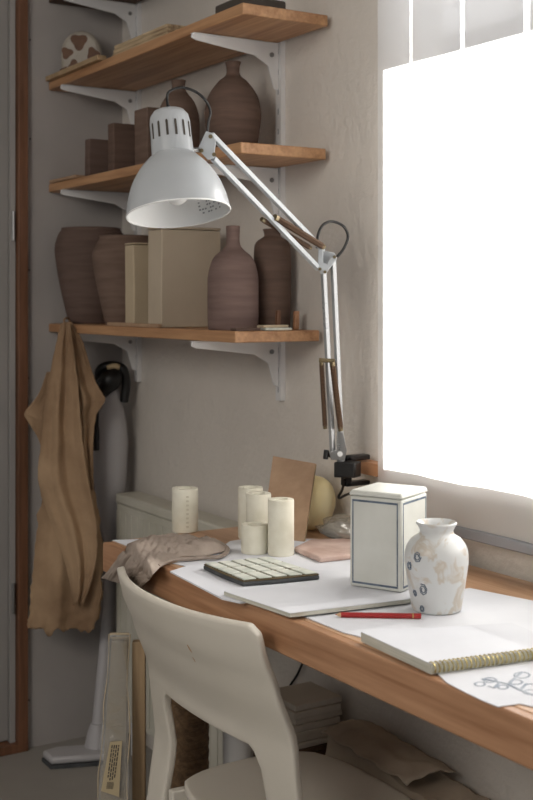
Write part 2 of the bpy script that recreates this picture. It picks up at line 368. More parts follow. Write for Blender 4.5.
def slab(name, label, cat, x0,x1,y0,y1,z0,h,mat,bev=.003,group=None,parts=None,lid=0):
    t = thing(name,label,cat,((x0+x1)/2,(y0+y1)/2,z0),group) if lid else None
    bm = bmesh.new(); cx,cy=(x0+x1)/2,(y0+y1)/2
    box(bm, x0-cx,x1-cx,y0-cy,y1-cy,0,h-lid)
    bmesh.ops.subdivide_edges(bm, edges=bm.edges, cuts=5, use_grid_fill=True)
    for v in bm.verts: v.co += Vector((fbm(v.co+Vector((cx,cy,z0)),9),fbm(v.co+Vector((3+cx,cy,1)),9),0))*.0018
    o = obj(name if not lid else 'body', bm, mat, t, loc=None if lid else (cx,cy,z0), bevel=bev, angle=30)
    if lid:
        bm = bmesh.new(); box(bm, x0-cx-.001,x1-cx+.001,y0-cy-.001,y1-cy+.001,h-lid+.0015,h); obj('lid', bm, mat, t, bevel=bev)
        return t
    return tag(o,label,cat,group)
slab('clay_box','tall grey-beige rectangular clay box with a thin lid on the lowest shelf','box',1.402,1.578,2.765,2.845,1.2985,.262,M['clay_grey'],lid=.008)
slab('clay_slab','narrow cream clay block standing between the brown vase and the tall grey box','block',1.402,1.455,2.93,2.985,1.2985,.226,M['clay_cream'],lid=.006)
slab('wooden_board','thin brown board lying under the cream block at shelf edge','board',1.388,1.400,2.76,3.07,1.2985,.010,M['plyface'],bev=.001)
slab('small_tile','small grey clay test strip lying in front of the pinkish bottle','tile',1.40,1.468,2.385,2.41,1.2985,.007,M['clay_dark'])
slab('small_tile','small pale green tile lying beneath the cream tile on the shelf end','tile',1.480,1.555,2.382,2.412,1.2985,.006,M['tile'])
o = slab('small_tile','small cream tile lying on the green tile near the shelf end','tile',1.474,1.545,2.383,2.411,1.3051,.006,M['clay_cream'])
slab('wooden_peg','short brown wooden peg standing upright behind the cream tile','peg',1.536,1.546,2.420,2.430,1.2985,.047,M['framewood'],bev=.002)
slab('wooden_peg','tall reddish wooden peg leaning at the right end of the lowest shelf','peg',1.594,1.606,2.428,2.440,1.2985,.045,M['apronwood'],bev=.002)
# second shelf from below
z2 = 1.7285
pot('clay_bottle','round brown clay bottle with tapering neck on the shelf right of the lamp head',233,1.50,z2,[(.050,0),(.058,.01),(.068,.07),(.070,.105),(.062,.145),(.038,.18),(.019,.197),(.0165,.215),(.020,.231)],M['clay_brown'],seed=6,cat='bottle')
pot('clay_bottle','smaller brown clay bottle partly hidden behind the lamp head\'s cable',178.5,1.50,z2,[(.046,0),(.052,.01),(.057,.08),(.056,.13),(.044,.17),(.023,.198),(.018,.215),(.020,.23)],M['clay_mid'],seed=7,cat='bottle')
slab('clay_block','light brown clay block standing directly behind the lamp cap','block',1.455,1.515,2.955,3.035,z2,.170,M['clay_mid'])
slab('clay_block','brown upright clay block left of the lamp cap','block',1.398,1.490,3.05,3.09,z2,.134,M['clay_brown'])
slab('clay_block','low dark clay block leaning on the shelf left of the brown block','block',1.387,1.465,3.19,3.225,z2,.105,M['clay_dark'])
slab('wooden_board','thin pale board lying at the left end of the shelf beside clay blocks','board',1.381,1.45,3.28,3.48,z2,.009,M['plyface'],bev=.001)
# shelf above
z1 = 2.0425
slab('wooden_board','pale plank lying along the shelf edge below the patterned dish','board',1.372,1.40,3.10,3.492,z1,.014,M['palewood'],bev=.001)
for k in range(3):
    nm = ('bottom','middle','top')[k]
    slab('plywood_sheet','pale plywood sheet, %s of the stack of three on the shelf'%nm,'board',1.400,1.468+.002*k,2.73,3.06-.006*k,z1+k*.0108,.0105,M['plyedge'],bev=.0008,group='stacked plywood sheets')
slab('dark_board','dark brown board lying behind the plywood stack','board',1.48,1.60,2.60,2.86,z1,.045,M['darkply'],bev=.001)
slab('dark_tray','dark low tray near the right end of the high shelf','tray',1.41,1.53,2.37,2.50,z1,.03,M['print'],bev=.006)
# patterned dome dish
t = thing('patterned_dish','white dome shaped dish with large brown blotches standing on the high shelf','dish',(1.46,3.425,z1))
W = .062; Hh = .158
def domept(u, v, off=0):   # u angle across, v 0..1 up
    w = W*math.sqrt(max(0,1-v**2.6)); return w
bm = bmesh.new(); out = [(-W*.95,0)]+[( -W*math.cos(a)*(1 if a<PI/2 else 1), .085+ .07*math.sin(a)) for a in [PI*k/20 for k in range(21)]]+[(W*.95,0)]
pts = [VX*x+UP*z for x, z in out]
prism(bm, pts, VZ*.035)
obj('shell', bm, M['dishwhite'], t, bevel=.012)
for i,(x,z,r) in enumerate(((-.005,.12,.024),(-.042,.085,.017),(.038,.082,.019),(-.02,.045,.018),(.022,.03,.016),(-.05,.03,.012),(.05,.045,.01))):
    bm = bmesh.new(); P = []
    for k in range(18):
        a = 2*PI*k/18; rr = r*(1+.22*math.sin(3*a+i)); P.append(VX*(x+rr*math.cos(a))+UP*(z+rr*math.sin(a))-VZ*.0006)
    prism(bm, P, VZ*.0004); obj('blotch', bm, M['blot'], t)

# ------------------------------------------------------------ hanging cloth
t = thing('hanging_cloth','crumpled tan suede cloth hanging from the left front corner of the lowest shelf','cloth',(0,0,0))
def drape(tab, Z0, amp, nf, ph, nu=44, nv=80, rag=2.0):
    P = []; n = len(tab)-1
    cv = catmull([Vector(r) for r in tab], 12)
    for i in range(nv+1):
        f = i/nv*(len(cv)-1); k_ = min(int(f), len(cv)-2); c_ = cv[k_].lerp(cv[k_+1], f-k_); prog = i/nv; row = []
        for j in range(nu+1):
            u = j/nu; x = c_.y+(c_.z-c_.y)*u; sp = min(1, prog*2.5+.2)
            uu = u+.05*math.sin(prog*3+ph)
            d = amp*sp*(math.sin(uu*nf*2*PI+ph)+.4*math.sin(uu*nf*4.3*PI+ph*2))+.008*sp*fbm(Vector((u*2.2,prog*3,ph)),1)+.0025*fbm(Vector((u*6,prog*14,ph)),1)
            e_ = rag*fbm(Vector((u*4,ph,3)),2) if i == nv else 0
            ex_ = rag*.35*fbm(Vector((prog*30,ph,u)),1) if j in (0,nu) else 0
            row.append(cam(x+ex_, c_.x+e_, Z0+d))
        P.append(row)
    return P
bm = bmesh.new()
grid(bm, drape([(324,62,68),(360,56,76),(400,50,85),(480,44,93),(530,37,101),(580,32,102),(612,30,99),(630,28,94)], 3.535, .010, 1.8, .4, rag=7))
grid(bm, drape([(323,61,70),(345,56,73),(375,50,77),(410,44,80),(445,41,83),(475,38,87),(500,43,92),(530,54,97),(560,64,96),(585,70,90),(604,73,82)], 3.490, .011, 1.5, 1.1, rag=3))
grid(bm, drape([(322,65,71),(340,67,82),(365,69,90),(385,70,97),(398,71,105),(406,73,102),(416,75,96),(440,78,93),(465,82,93),(490,87,93)], 3.515, .008, 1.2, 2.4, rag=2))
grid(bm, drape([(372,47,52),(395,38,53),(412,25,53),(420,27,53),(436,37,53),(452,43,52)], 3.525, .004, .7, 2.0, 20, 30, rag=1))
obj('drape', bm, M['suede'], t, solid=.0025, angle=180)
bm = mtube(catmull([cam(66,328,3.5),cam(64,320,3.51),cam(68,318,3.56),cam(70,322,3.60)],4), .003, 8); 
obj('hanging_loop', bm, M['suede'], t)

# ------------------------------------------------------------ vacuum cleaner
t = thing('stick_vacuum','light grey upright stick vacuum with black handle standing in the corner','vacuum cleaner',(0,0,0))
Zv = 3.70
def vz(py): return H-(py-300)/F*Zv
b0 = cam(112, 540, Zv); 
bm = bmesh.new()
prof = [(.016,vz(545)),(.024,vz(535)),(.036,vz(515)),(.049,vz(480)),(.054,vz(452)),(.054,vz(437)),(.046,vz(415)),(.032,vz(398)),(.020,vz(385)),(.012,vz(378))]
lathe(bm, smoothprof(prof,5), 32, M4=Matrix.Translation((b0.x-.008,b0.y-.004,0)))
obj('body', bm, M['vacgrey'], t)
p = lambda x, y, dz=0: cam(x, y, Zv+dz)
bm = mtube(catmull([p(108,400),p(105,385,-.01),p(99,378,-.015),p(100,370,-.02),p(107,366,-.02),p(117,366,-.02),p(124,371,-.02),p(126,385,-.01),p(124,402,-.01)],5), [.018]*6+[.014]*35, 12)
obj('handle', bm, M['black'], t)
bm = mtube([p(100,398,-.03),p(103,388,-.035),p(110,380,-.035),p(117,376,-.03),p(122,376,-.03)],[.012,.030,.036,.03,.014],14); obj('motor_head', bm, M['black'], t)
bm = mtube(catmull([p(108,368,-.035),p(114,366,-.04),p(119,367,-.035)],4), .009, 10); obj('switch', bm, M['beige'], t)
bm = mtube(catmull([p(102,395,-.02),p(98,410,-.03),p(96,430,-.045),p(97,450,-.045)],5), [.012]*5+[.009]*5+[.013]*6, 12); obj('grip', bm, M['black'], t)
foot = cam(96, 742, 3.60)
bm = mtube([b0+Vector((0,0,.01)), b0+Vector((-.015,-.01,-.2)), Vector((foot.x+.005,foot.y,.07))], [.017,.018,.02], 16); obj('tube', bm, M['vacgrey'], t)
bm = bmesh.new(); cx, cy = foot.x-.05, foot.y-.01
Q = [(-.12,-.05),(.11,-.05),(.12,.03),(.06,.05),(-.06,.05),(-.12,.02)]
prism(bm, [(cx+x*CS*1.0, cy-x*SN*.6+y, .012) for x, y in Q], (0,0,.022)); obj('nozzle', bm, M['vacgrey'], t, bevel=.008)
bm = bmesh.new(); prism(bm, [(cx+x*CS*1.01, cy-x*SN*.6+y*1.03, .001) for x, y in Q], (0,0,.0105)); obj('nozzle_edge', bm, M['darkedge'], t)
bm = mtube([(foot.x+.005,foot.y,.03),(foot.x+.005,foot.y,.075),(foot.x+.004,foot.y,.10)], [.04,.03,.021], 16); obj('neck', bm, M['vacgrey'], t)

# ------------------------------------------------------------ radiator
t = thing('panel_radiator','off-white panel radiator on the wall behind the far end of the desk','radiator',(1.535,3.0,0))
bm = bmesh.new()
rz = .785
box(bm, 0,.012,-.38,.325,.12,rz-.03); box(bm, .06,.072,-.38,.325,.12,rz-.03)
for k in range(18):
    y = -.375+k*.0395; box(bm,-.003,.0,y,y+.026,.14,rz-.05)
obj('panel', bm, M['radiator'], t, bevel=.003)
bm = bmesh.new(); box(bm,-.003,.078,-.385,.330,rz-.03,rz); obj('top_cover', bm, M['radiator'], t, bevel=.006)
for y in (-.33,.28):
    bm = bmesh.new(); tube(bm,[(.036,y,0),(.036,y,.14)],.009,10); obj('pipe', bm, M['white'], t)
for y in (-.25,.25):
    bm = bmesh.new(); box(bm,.072,.098,y,y+.03,.3,.6); obj('wall_bracket', bm, M['white'], t)
bm = mtube([(.03,-.39,.70),(.03,-.43,.70)],[.018,.014],14); obj('valve', bm, M['white'], t)

# ------------------------------------------------------------ desk
DB = WX-.02; DY1 = 2.42; DY0 = .75
t = thing('desk','long pine worktop with a deep front edge along the window wall','desk',(0,0,0))
bm = bmesh.new(); box(bm, DF+.02, DB, DY0, DY1, DZ-.03, DZ); obj('tabletop', bm, M['deskwood'], t, bevel=.002)
bm = bmesh.new(); box(bm, DF, DF+.0195, DY0, DY1, DZ-.064, DZ); obj('front_edge', bm, M['apronwood'], t, bevel=.003)
bm = bmesh.new(); box(bm, DF+.02, DB, DY1-.02, DY1, DZ-.064, DZ-.0305); obj('end_batten', bm, M['apronwood'], t, bevel=.002)
lp = at_x(238, 770, 1.335)
for (x, y, nm) in ((lp.x, lp.y, 0), (1.20, .95, 2), (1.5,.95,3)):
    bm = bmesh.new(); w = .034 if nm == 0 else .02
    tube(bm, [(x,y,0),(x,y,DZ-.0305)], w, 16); obj('leg', bm, M['white'], t)

# paper things on the desk
def sheet(name, label, cat, pts, z0, th, mat=M['paper'], rel=.0, group=None, parent=None, zs=None, seed=0):
    P = [at_z(px, py, z0+th) for px, py in pts]
    c = sum(P, Vector())/len(P); bm = bmesh.new()
    prism(bm, [Vector((q.x-c.x, q.y-c.y, 0)) for q in P], (0,0,th))
    o = obj(name, bm, mat, parent, loc=Vector((c.x,c.y,z0)) , smooth=False)
    if label: tag(o, label, cat, group)
    return o
e = .0005
sheet('paper_sheet','white paper sheet lying at the far left corner of the desk under the linen','paper',[(112,540),(140,551),(215,541),(190,537)],DZ+e,.001)
sheet('paper_sheet','large white paper sheet spread under the plaster rolls','paper',[(172,563),(215,552),(230,541),(262,536),(352,541),(352,572),(226,575)],DZ+e,.001)
sheet('paper_sheet','white cardboard sheet under the diamond patterned tile slab','paper',[(170,571),(196,563),(352,572),(360,588),(240,602),(222,598)],DZ+.0022,.0032)
pd = thing('drawing_pad','white drawing pad under the lidded box, nearest of the white boards','drawing pad',(0,0,0))
Q = [(224,591),(350,577),(430,590),(408,599),(290,613)]
P = [at_z(a,b,DZ+.013) for a,b in Q]
bm = bmesh.new(); prism(bm, [Vector((q.x,q.y,DZ+.0056)) for q in P], (0,0,.0062)); obj('pages', bm, M['padside'], pd)
bm = bmesh.new(); prism(bm, [Vector((q.x,q.y,DZ+.0120)) for q in P], (0,0,.0010)); obj('cover', bm, M['paper'], pd, smooth=False)
PADZ = DZ+.0131
sheet('paper_sheet','wrinkled white sheet under the red pencil and the mottled vase','paper',[(296,613),(343,632),(420,652),(560,648),(560,606),(470,588),(440,592),(408,601),(372,604)],DZ+e,.0015)
# spiral sketchbook
sk = thing('spiral_sketchbook','thick spiral bound sketchbook with brass wire lying at the desk edge','sketchbook',(0,0,0))
Q = [(361,632),(431,664),(566,646),(512,623)]
P = [at_z(a,b,DZ+.017) for a,b in Q]
bm = bmesh.new(); prism(bm, [Vector((q.x,q.y,DZ+.0022)) for q in P], (0,0,.0140)); obj('pages', bm, M['padside'], sk)
bm = bmesh.new(); prism(bm, [Vector((q.x,q.y,DZ+.0163)) for q in P], (0,0,.0012)); obj('cover', bm, M['paper'], sk, smooth=False)
a, b = P[1], P[2]; dirv = (b-a).normalized(); nr = Vector((dirv.y,-dirv.x,0)); 
if (P[0]-a).dot(nr) < 0: nr = -nr
bm = bmesh.new(); Ln = (b-a).length; turns = int(Ln/.0072); hel = []
for k in range(turns*10+1):
    an = 2*PI*k/10; s = Ln*k/(turns*10)
    hel.append(Vector((a.x,a.y,DZ+.0118))+dirv*s+nr*(.001+.0075*math.cos(an))+UP*.0075*math.sin(an))
tube(bm, hel, .0011, 5); obj('wire_spiral', bm, M['wire'], sk)
# drawing
dw = thing('ink_drawing','torn white paper with a grey floral ink drawing at the right desk edge','drawing',(0,0,0))
Q = [(432,668),(447,682),(462,690),(476,701),(498,706),(520,703),(560,712),(600,690),(570,655),(500,660)]
P = [at_z(a,b,DZ+.0022) for a,b in Q]
bm = bmesh.new(); prism(bm, [Vector((max(q.x,DF-.004),q.y,DZ+.0006)) for q in P], (0,0,.0010)); obj('paper', bm, M['paper'], dw, smooth=False)
bm = bmesh.new()
def ink(pts, r=.0022): tube(bm, [at_z(x,y,DZ+.0019) for x,y in pts], r, 6, aspect=.25)
ink([(482,679),(495,681),(508,684),(520,690),(533,695)], .003); ink([(508,684),(515,678),(522,672)]); ink([(500,682),(494,688),(488,686)]); ink([(520,690),(526,684),(533,684)])
for (x,y,r) in ((490,680,5),(522,675,6),(503,687,4),(516,682,5),(530,692,5),(480,684,4)):
    ink([(x+r*math.cos(k*PI/5)*1.3, y+r*math.sin(k*PI/5)*.5) for k in range(11)], .0016)
obj('ink_lines', bm, M['ink'], dw)

# ------------------------------------------------------------ objects on the desk
def roll(label, px, py, wpx, toppy, prints=False):
    """px centre, py front base line"""
    Zf = (H-DZ)*F/(py-HY); r = wpx/2*Zf/F; Z = Zf+r
    c = cam(px, HY, Z); c.z = DZ+.0018
    h = (H-(toppy+2-HY)/F*Z)-c.z
    t = thing('plaster_roll', label, 'plaster roll', c, 'cream plaster rolls')
    bm = bmesh.new(); n=48; ri = r*.52
    lathe(bm, [(ri,.002),(r*.97,0),(r,.003),(r,h-.003),(r*.97,h),(ri+.001,h),(ri,h-.003),(ri,h*.35)], n, .006, px)
    obj('tube_body', bm, M['roll'], t, angle=50)
    if prints:
        bm = bmesh.new()
        for k in range(8):
            z = .012+k*(h-.02)/8
            for dx in (.25,):
                a = math.atan2(-CS,-SN)+dx; q = Vector((math.cos(a),math.sin(a),0))*(r+.0003)
                s = Vector((-math.sin(a),math.cos(a),0)); prism(bm,[q+s*-.003+UP*z,q+s*.003+UP*z,q+s*.003+UP*(z+.004),q+s*-.003+UP*(z+.004)], q.normalized()*.0002)
        obj('faint_marks', bm, noisemat('faint_mark',(200,194,174),(208,202,182)), t, smooth=False)
roll('cream plaster roll standing alone behind the grey linen',185,534,26.5,486,True)
roll('cream plaster roll at the back of the group, mostly hidden by others',250.5,541,25,485)
roll('cream plaster roll standing behind the shortest roll in the group',258.5,547,25.5,491)
roll('tallest cream plaster roll, nearest the leaning board',281,558,26.5,497)
roll('shortest cream plaster roll in front of the group',254.5,556,27,522)
# leaning plywood board
a0 = at_z(262,537,DZ+.002); a1 = at_z(304,541.5,DZ+.002); top = cam(315.5,463.5,2.735)
upv = top-a1; nn = (a1-a0).normalized().cross(upv).normalized(); 
ez = (a1-a0)
P = [a0, a1, top, cam(273,456,2.775)]
if nn.dot(VZ) < 0: nn = -nn
bm = bmesh.new(); prism(bm, P, nn*.007)
bm.faces.ensure_lookup_table()
for f_ in bm.faces:
    if len(f_.verts)==4 and f_.calc_area()<.004: f_.material_index=1
tag(obj('plywood_board', bm, [M['plyface'],M['palewood']], smooth=False), 'small brown plywood board leaning back against the yellow gourd', 'board')
# gourd
gc = cam(308.5,300,2.775); gc.z = DZ+.0022
t = thing('yellow_gourd','pale yellow ribbed gourd resting behind the leaning plywood board','gourd',gc)
bm = bmesh.new(); R0=.060; rows=[]; n=48
pr = smoothprof([(.004,.006),(.025,.001),(.045,.015),(.058,.042),(.061,.068),(.054,.096),(.038,.114),(.015,.121),(.003,.117)],5)
for r,z in pr:
    rows.append([Vector(((r*(1+.035*abs(math.sin(4*2*PI*k/n)))*math.cos(2*PI*k/n)),(r*(1+.035*abs(math.sin(4*2*PI*k/n)))*math.sin(2*PI*k/n)),z)) for k in range(n+1)])
grid(bm, rows); bmesh.ops.remove_doubles(bm, verts=bm.verts, dist=.0001); obj('fruit', bm, M['gourd'], t, angle=180)
bm = mtube([(0,0,.115),(.003,0,.125),(.008,.002,.133)],[.006,.004,.0045],8); obj('stem', bm, M['palewood'], t)
# plastic wrapped bag
t = thing('plastic_bag','crumpled clear plastic bag with grey contents behind the pink plaque','plastic bag',(0,0,0))
def crumple(cx, cy, rx, ry, h, z0, rot, seed, nz=.25):
    bm = bmesh.new(); bmesh.ops.create_icosphere(bm, subdivisions=4, radius=1)
    Rm = Matrix.Rotation(rot,3,'Z')
    for v in bm.verts:
        d = v.co.copy(); k = 1+nz*noise.noise(d*2.3+Vector((seed,0,0)))+nz*.5*abs(noise.noise(d*6+Vector((seed,3,0))))
        q = Vector((d.x*rx*k, d.y*ry*k, max(0,(d.z*.5+.5))*h*k)); q = Rm@q; v.co = Vector((cx,cy,z0))+q
    return bm
bc = cam(345,300,2.62)
obj('film', crumple(bc.x+.012,bc.y-.012,.078,.032,.052,DZ+.002,math.radians(-62),3), M['plastic'], t, angle=180)
obj('contents', crumple(bc.x+.005,bc.y,.062,.022,.034,DZ+.003,math.radians(-62),5), plain('grey_contents',(150,146,142),.7), t, angle=180)
# pink plaque
Q = [(294,547),(320,557.5),(372,552),(352,538),(310,539.5)]
zt = DZ+.013; P = [at_z(a,b,zt) for a,b in Q]
bm = bmesh.new(); prism(bm, [Vector((q.x,q.y,DZ+.0018)) for q in P], (0,0,.012))
tag(obj('clay_plaque', bm, M['terracotta'], bevel=.004), 'flat pinkish clay plaque lying between the tallest roll and the lidded box', 'plaque')
# diamond slab
t = thing('patterned_slab','flat slab with pale green diamond tiles and brown grooves on white cardboard','tile slab',(0,0,0))
zt = DZ+.018
L_, B_, R_, T_ = [at_z(a,b,zt) for a,b in ((203,563),(243,580),(320,573),(268,556.5))]
bm = bmesh.new(); zb2 = DZ+.0055
for q in (L_,B_,R_,T_): q.z = 0
cc = (L_+B_+R_+T_)/4
ring = []
Q4 = [L_,B_,R_,T_]
for i in range(4):
    a,b = Q4[i], Q4[(i+1)%4]
    for k in range(6): 
        s = k/6; ring.append(a+(b-a)*s + (a+(b-a)*s-cc).normalized()*.004*math.sin(PI*s))
prism(bm, [Vector((q.x,q.y,zb2)) for q in ring], (0,0,zt-.004-zb2)); obj('base_slab', bm, M['darkedge'], t, bevel=.003)
bm = bmesh.new(); prism(bm, [Vector((q.x,q.y,zt-.0038)) for q in [cc+(q-cc)*.985 for q in ring]], (0,0,.002)); obj('groove_bed', bm, M['grout'], t)
bm = bmesh.new(); A, B = 6, 3
def bil(u,v): return (L_*(1-u)+B_*u)*(1-v)+(T_*(1-u)+R_*u)*v
na, nb = 3, 5
for i in range(na):
    for j in range(nb):
        g=.035
        u0,u1,v0,v1 = (i+g)/na,(i+1-g)/na,(j+g*2.6)/nb,(j+1-g*2.6)/nb
        sh = .0
        u0+=.022/na; u1-=.022/na; c4=[bil(u0,v0),bil(u1,v0),bil(u1,v1),bil(u0,v1)]
        prism(bm,[Vector((q.x,q.y,zt-.0017)) for q in c4],(0,0,.0028))
obj('tiles', bm, M['tile'], t, bevel=.002)
# lidded box
b1 = at_z(349.5,586,PADZ); b2 = at_z(401.5,593.5,PADZ)
ux = (b2-b1); wd = ux.length; ux.normalize(); uy = Vector((-ux.y,ux.x,0)); 
if uy.dot(VZ)<0: uy=-uy
t = thing('lidded_box','tall white glazed ceramic box with a lid and blue outlined sides','box',(b1.x,b1.y,PADZ)); t.rotation_euler.z = math.atan2(ux.y,ux.x)
dp = .108; hb = .164
bm = bmesh.new(); box(bm,0,wd,0,dp,.0005,hb); obj('body', bm, M['boxw'], t, bevel=.004)
bm = bmesh.new()
prism(bm,[(-.002,-.002,hb+.001),(wd+.002,-.002,hb+.001),(wd+.002,dp+.002,hb+.001),(-.002,dp+.002,hb+.001)],(0,0,.0095))
for v_ in bm.verts:
    if v_.co.z > hb+.005: v_.co.x += .003*(1 if v_.co.x < .03 else -1); v_.co.y += .003*(1 if v_.co.y < .03 else -1)
o=obj('lid', bm, M['boxw'], t, bevel=.003)
bm = bmesh.new(); lw=.0028
def fr(p,q,r,s,n):
    pts=[Vector(x) for x in (p,q,r,s)]; c=sum(pts,Vector())/4
    inn=[x+(c-x).normalized()*lw*1.5 for x in pts]
    for i in range(4): prism(bm,[pts[i],pts[(i+1)%4],inn[(i+1)%4],inn[i]],Vector(n)*.0004)
fr((.006,-.0002,.007),(wd-.007,-.0002,.007),(wd-.007,-.0002,hb-.006),(.006,-.0002,hb-.006),(0,-1,0))
fr((wd+.0002,.006,.007),(wd+.0002,dp-.006,.007),(wd+.0002,dp-.006,hb-.006),(wd+.0002,.006,hb-.006),(1,0,0))
obj('blue_outline', bm, M['blue'], t, smooth=False)
# mottled vase
Zc = (H-DZ)*F/(616-HY)+.033; vc = cam(436.5, 300, Zc); vc.z = DZ+.0024; k = Zc/F
t = thing('mottled_vase','white ceramic vase with flared rim, tan stains and small blue marks','vase',vc)
pr = smoothprof([(22*k,0),(24.5*k,2*k),(26.5*k,13*k),(30*k,35*k),(31.8*k,50*k),(30.5*k,62*k),(25*k,71*k),(18.5*k,75.5*k),(16.8*k,79*k),(18.5*k,83.5*k)],6)+[(20.3*k,86*k),(20.5*k,87*k),(19.5*k,88*k),(17*k,86*k),(15*k,82*k),(14*k,77*k),(20*k,66*k),(24*k,50*k),(20*k,10*k)]
bm = bmesh.new(); lathe(bm, pr, 64, .008, 3); obj('vessel', bm, M['vase'], t, angle=80)
def vr(z):
    for (r0,z0),(r1,z1) in zip(pr,pr[1:]):
        if z0<=z<=z1: return r0+(r1-r0)*(z-z0)/(z1-z0+1e-9)
    return 30*k
base_a = math.atan2(-VZ.y,-VZ.x)
for (a,zz,s,n_) in ((-.78,64,4.6,0),(-1.15,52,4.0,1),(-.62,28,5.0,2),(-1.0,22,3.0,3),(-.72,6,3.2,4)):
    pts=[]; zz*=.9; bm = bmesh.new()
    for j in range(15):
        th=j*2*PI/7+n_; rr = s*(.35+.65*(j/14)); z=(zz+rr*math.sin(th)*1.25)*k; r=vr(z)+.0002
        aa=base_a+a+rr*math.cos(th)/31; pts.append(Vector((r*math.cos(aa),r*math.sin(aa),z)))
    tube(bm, pts, .0009, 6); obj('blue_mark', bm, M['blue'], t)
# pencil
pa = at_z(335,615,DZ+.006); pb = at_z(421,616.5,DZ+.006); pa.z=pb.z=DZ+.0067; d=(pb-pa)
t = thing('red_pencil','red pencil with gilt band lying left of the mottled vase','pencil',(pa.x,pa.y,pa.z))
ob = lambda s: d*s
bm = mtube([ob(.07),ob(.90)],.0046,6); obj('shaft', bm, M['red'], t, smooth=False)
bm = mtube([ob(.02),ob(.07)],[.0014,.0045],8); obj('tip', bm, M['lead'], t)
bm = mtube([ob(0),ob(.02)],[.0003,.0014],8); obj('lead_point', bm, M['red'], t)
bm = mtube([ob(.90),ob(.915)],.0048,12); obj('band', bm, M['wire'], t)
bm = mtube([ob(.915),ob(1.0)],.0047,12); obj('end_cap', bm, M['red'], t)
# linen cloth on desk corner, draping over the edge
t_ = thing('linen_cloth','rumpled grey-brown linen cloth draped over the left front corner of the desk','cloth',(0,0,0))
def linen(shift, lift, seed, uu=(0,1)):
    P=[]; nu, nv = 70, 46
    for i in range(nu+1):
        u = uu[0]+(uu[1]-uu[0])*i/nu; row=[]
        for j in range(nv+1):
            v = j/nv
            # u: 0 hanging edge over front -> 1 right end on the desk ; v: 0 near -> 1 far
            if u < .30:
                s = u/.30
                nearp = (118+ (150-118)*0 , 0)
                # hanging portion below the front edge: pixel targets
                pxn = 140+ (152-140)*s; pyn = 590-(590-578)*s
                pxf = 104+ (128-104)*s; pyf = 578-(578-545)*s
                px = pxf+(pxn-pxf)*(1-v); py = pyf+(pyn-pyf)*(1-v)
                q = at_x(px, py, DF-.012-.008*math.sin(s*PI)-.004*math.sin(v*14+seed))
                q.z = min(q.z, DZ+.008)
                row.append(q + Vector((-.012*abs(fbm(Vector((u*5,v*7,seed)),1.5)),0,0)))
            else:
                s=(u-.30)/.70
                pn = catm([(152,576),(165,563),(182,557),(205,556),(229,551)], s); pf = catm([(127,545),(145,538),(165,535.5),(200,541),(226,545)], s)
                px = pn[0]+(pf[0]-pn[0])*v; py = pn[1]+(pf[1]-pn[1])*v
                q = at_z(px, max(py,535), DZ+.004)
                edge = min(1, 5*min(v,1-v))*min(1,(1-s)*7)
                hgt = .001+.005*edge+lift*edge*(.55+.45*math.sin(v*9+s*5+seed)+.5*fbm(Vector((u*3,v*3,seed)),2.2)+.7*abs(fbm(Vector((u*9,v*5,seed)),2.0)))
                q.z = DZ+.004+max(0,hgt); row.append(q)
        P.append(row)
    return P
def catm(pts, s):
    n=len(pts)-1; x=min(n-1e-6,max(0,s*n)); i=int(x); f=x-i; a,b=pts[i],pts[i+1]; return (a[0]+(b[0]-a[0])*f, a[1]+(b[1]-a[1])*f)
bm = bmesh.new(); grid(bm, linen(0,.011,1.3)); o = obj('fabric', bm, M['linen'], t_, solid=.003, angle=180)
s_ = o.modifiers.new('smooth','SMOOTH'); s_.factor=.5; s_.iterations=1
# rolled hem at right end
bm = bmesh.new(); pts=[at_z(x,y,DZ+.0075+.001*math.sin(i*2)) for i,(x,y) in enumerate([(158,566),(172,560),(190,559),(205,557.5),(218,557),(226,553),(227,548),(220,545)])]
tube(bm, catmull(pts,5), .0052, 8, aspect=.8); obj('rolled_hem', bm, M['linen'], t_)

# ------------------------------------------------------------ lamp
t = thing('desk_lamp','white swing arm work lamp with bell shaped shade clamped to the sill','lamp',(0,0,0))
Zb, Ze, Zh = 2.62, 2.60, 2.30
# clamp
c0 = at_x(348,470,WX-.045)
bm = bmesh.new()
q = [at_x(x,y,WX-.062) for x,y in ((335,462),(355,462),(355,477),(335,477))]
yy0, yy1 = 2.185, 2.235; 
cl = at_x(358,469,WX-.04); 
zc = OZ0-.014
box(bm, WX-.085, WX-.02, 2.125,2.150, zc-.038, zc-.028); box(bm, WX-.085, WX-.02, 2.125,2.150, zc+.018, zc+.03)
box(bm, WX-.085, WX-.070, 2.125,2.150, zc-.038, zc+.03)
bmesh.ops.translate(bm, verts=bm.verts, vec=(0,.03,0))
obj('clamp', bm, M['black'], t, bevel=.003)
pblk = at_x(337,469,WX-.105); pblk2 = at_x(358,469.5,WX-.082)
bm = bmesh.new(); bar(bm, pblk, pblk2, .034, .032, UP); obj('socket_block', bm, M['black'], t, bevel=.003)
bm = mtube([pblk-(pblk2-pblk).normalized()*.001, pblk-(pblk2-pblk).normalized()*.003], .008, 14); obj('socket_hole', bm, M['print'], t)
Zb = (pblk.x*SN+pblk.y*CS)
def L3(x,y,Z=None,s=None): return cam(x,y,Z)
base = cam(340,454,Zb)
bm = mtube([cam(341,463,Zb),cam(340,452,Zb)], .009, 14); obj('pivot_post', bm, M['chrome'], t)
side = VZ
def plate(name, pts, Z, th, m, bev=.001):
    bm = bmesh.new(); prism(bm, [cam(x,y,Z) for x,y in pts], VZ*th); return obj(name, bm, m, t, bevel=bev)
plate('base_plate', [(329,452),(331,460),(345,460),(347,450),(343,432),(337,432),(336,450)], Zb-.012, .003, M['chrome'])
plate('base_plate', [(329,452),(331,460),(345,460),(347,450),(343,432),(337,432),(336,450)], Zb+.012, .003, M['chrome'])
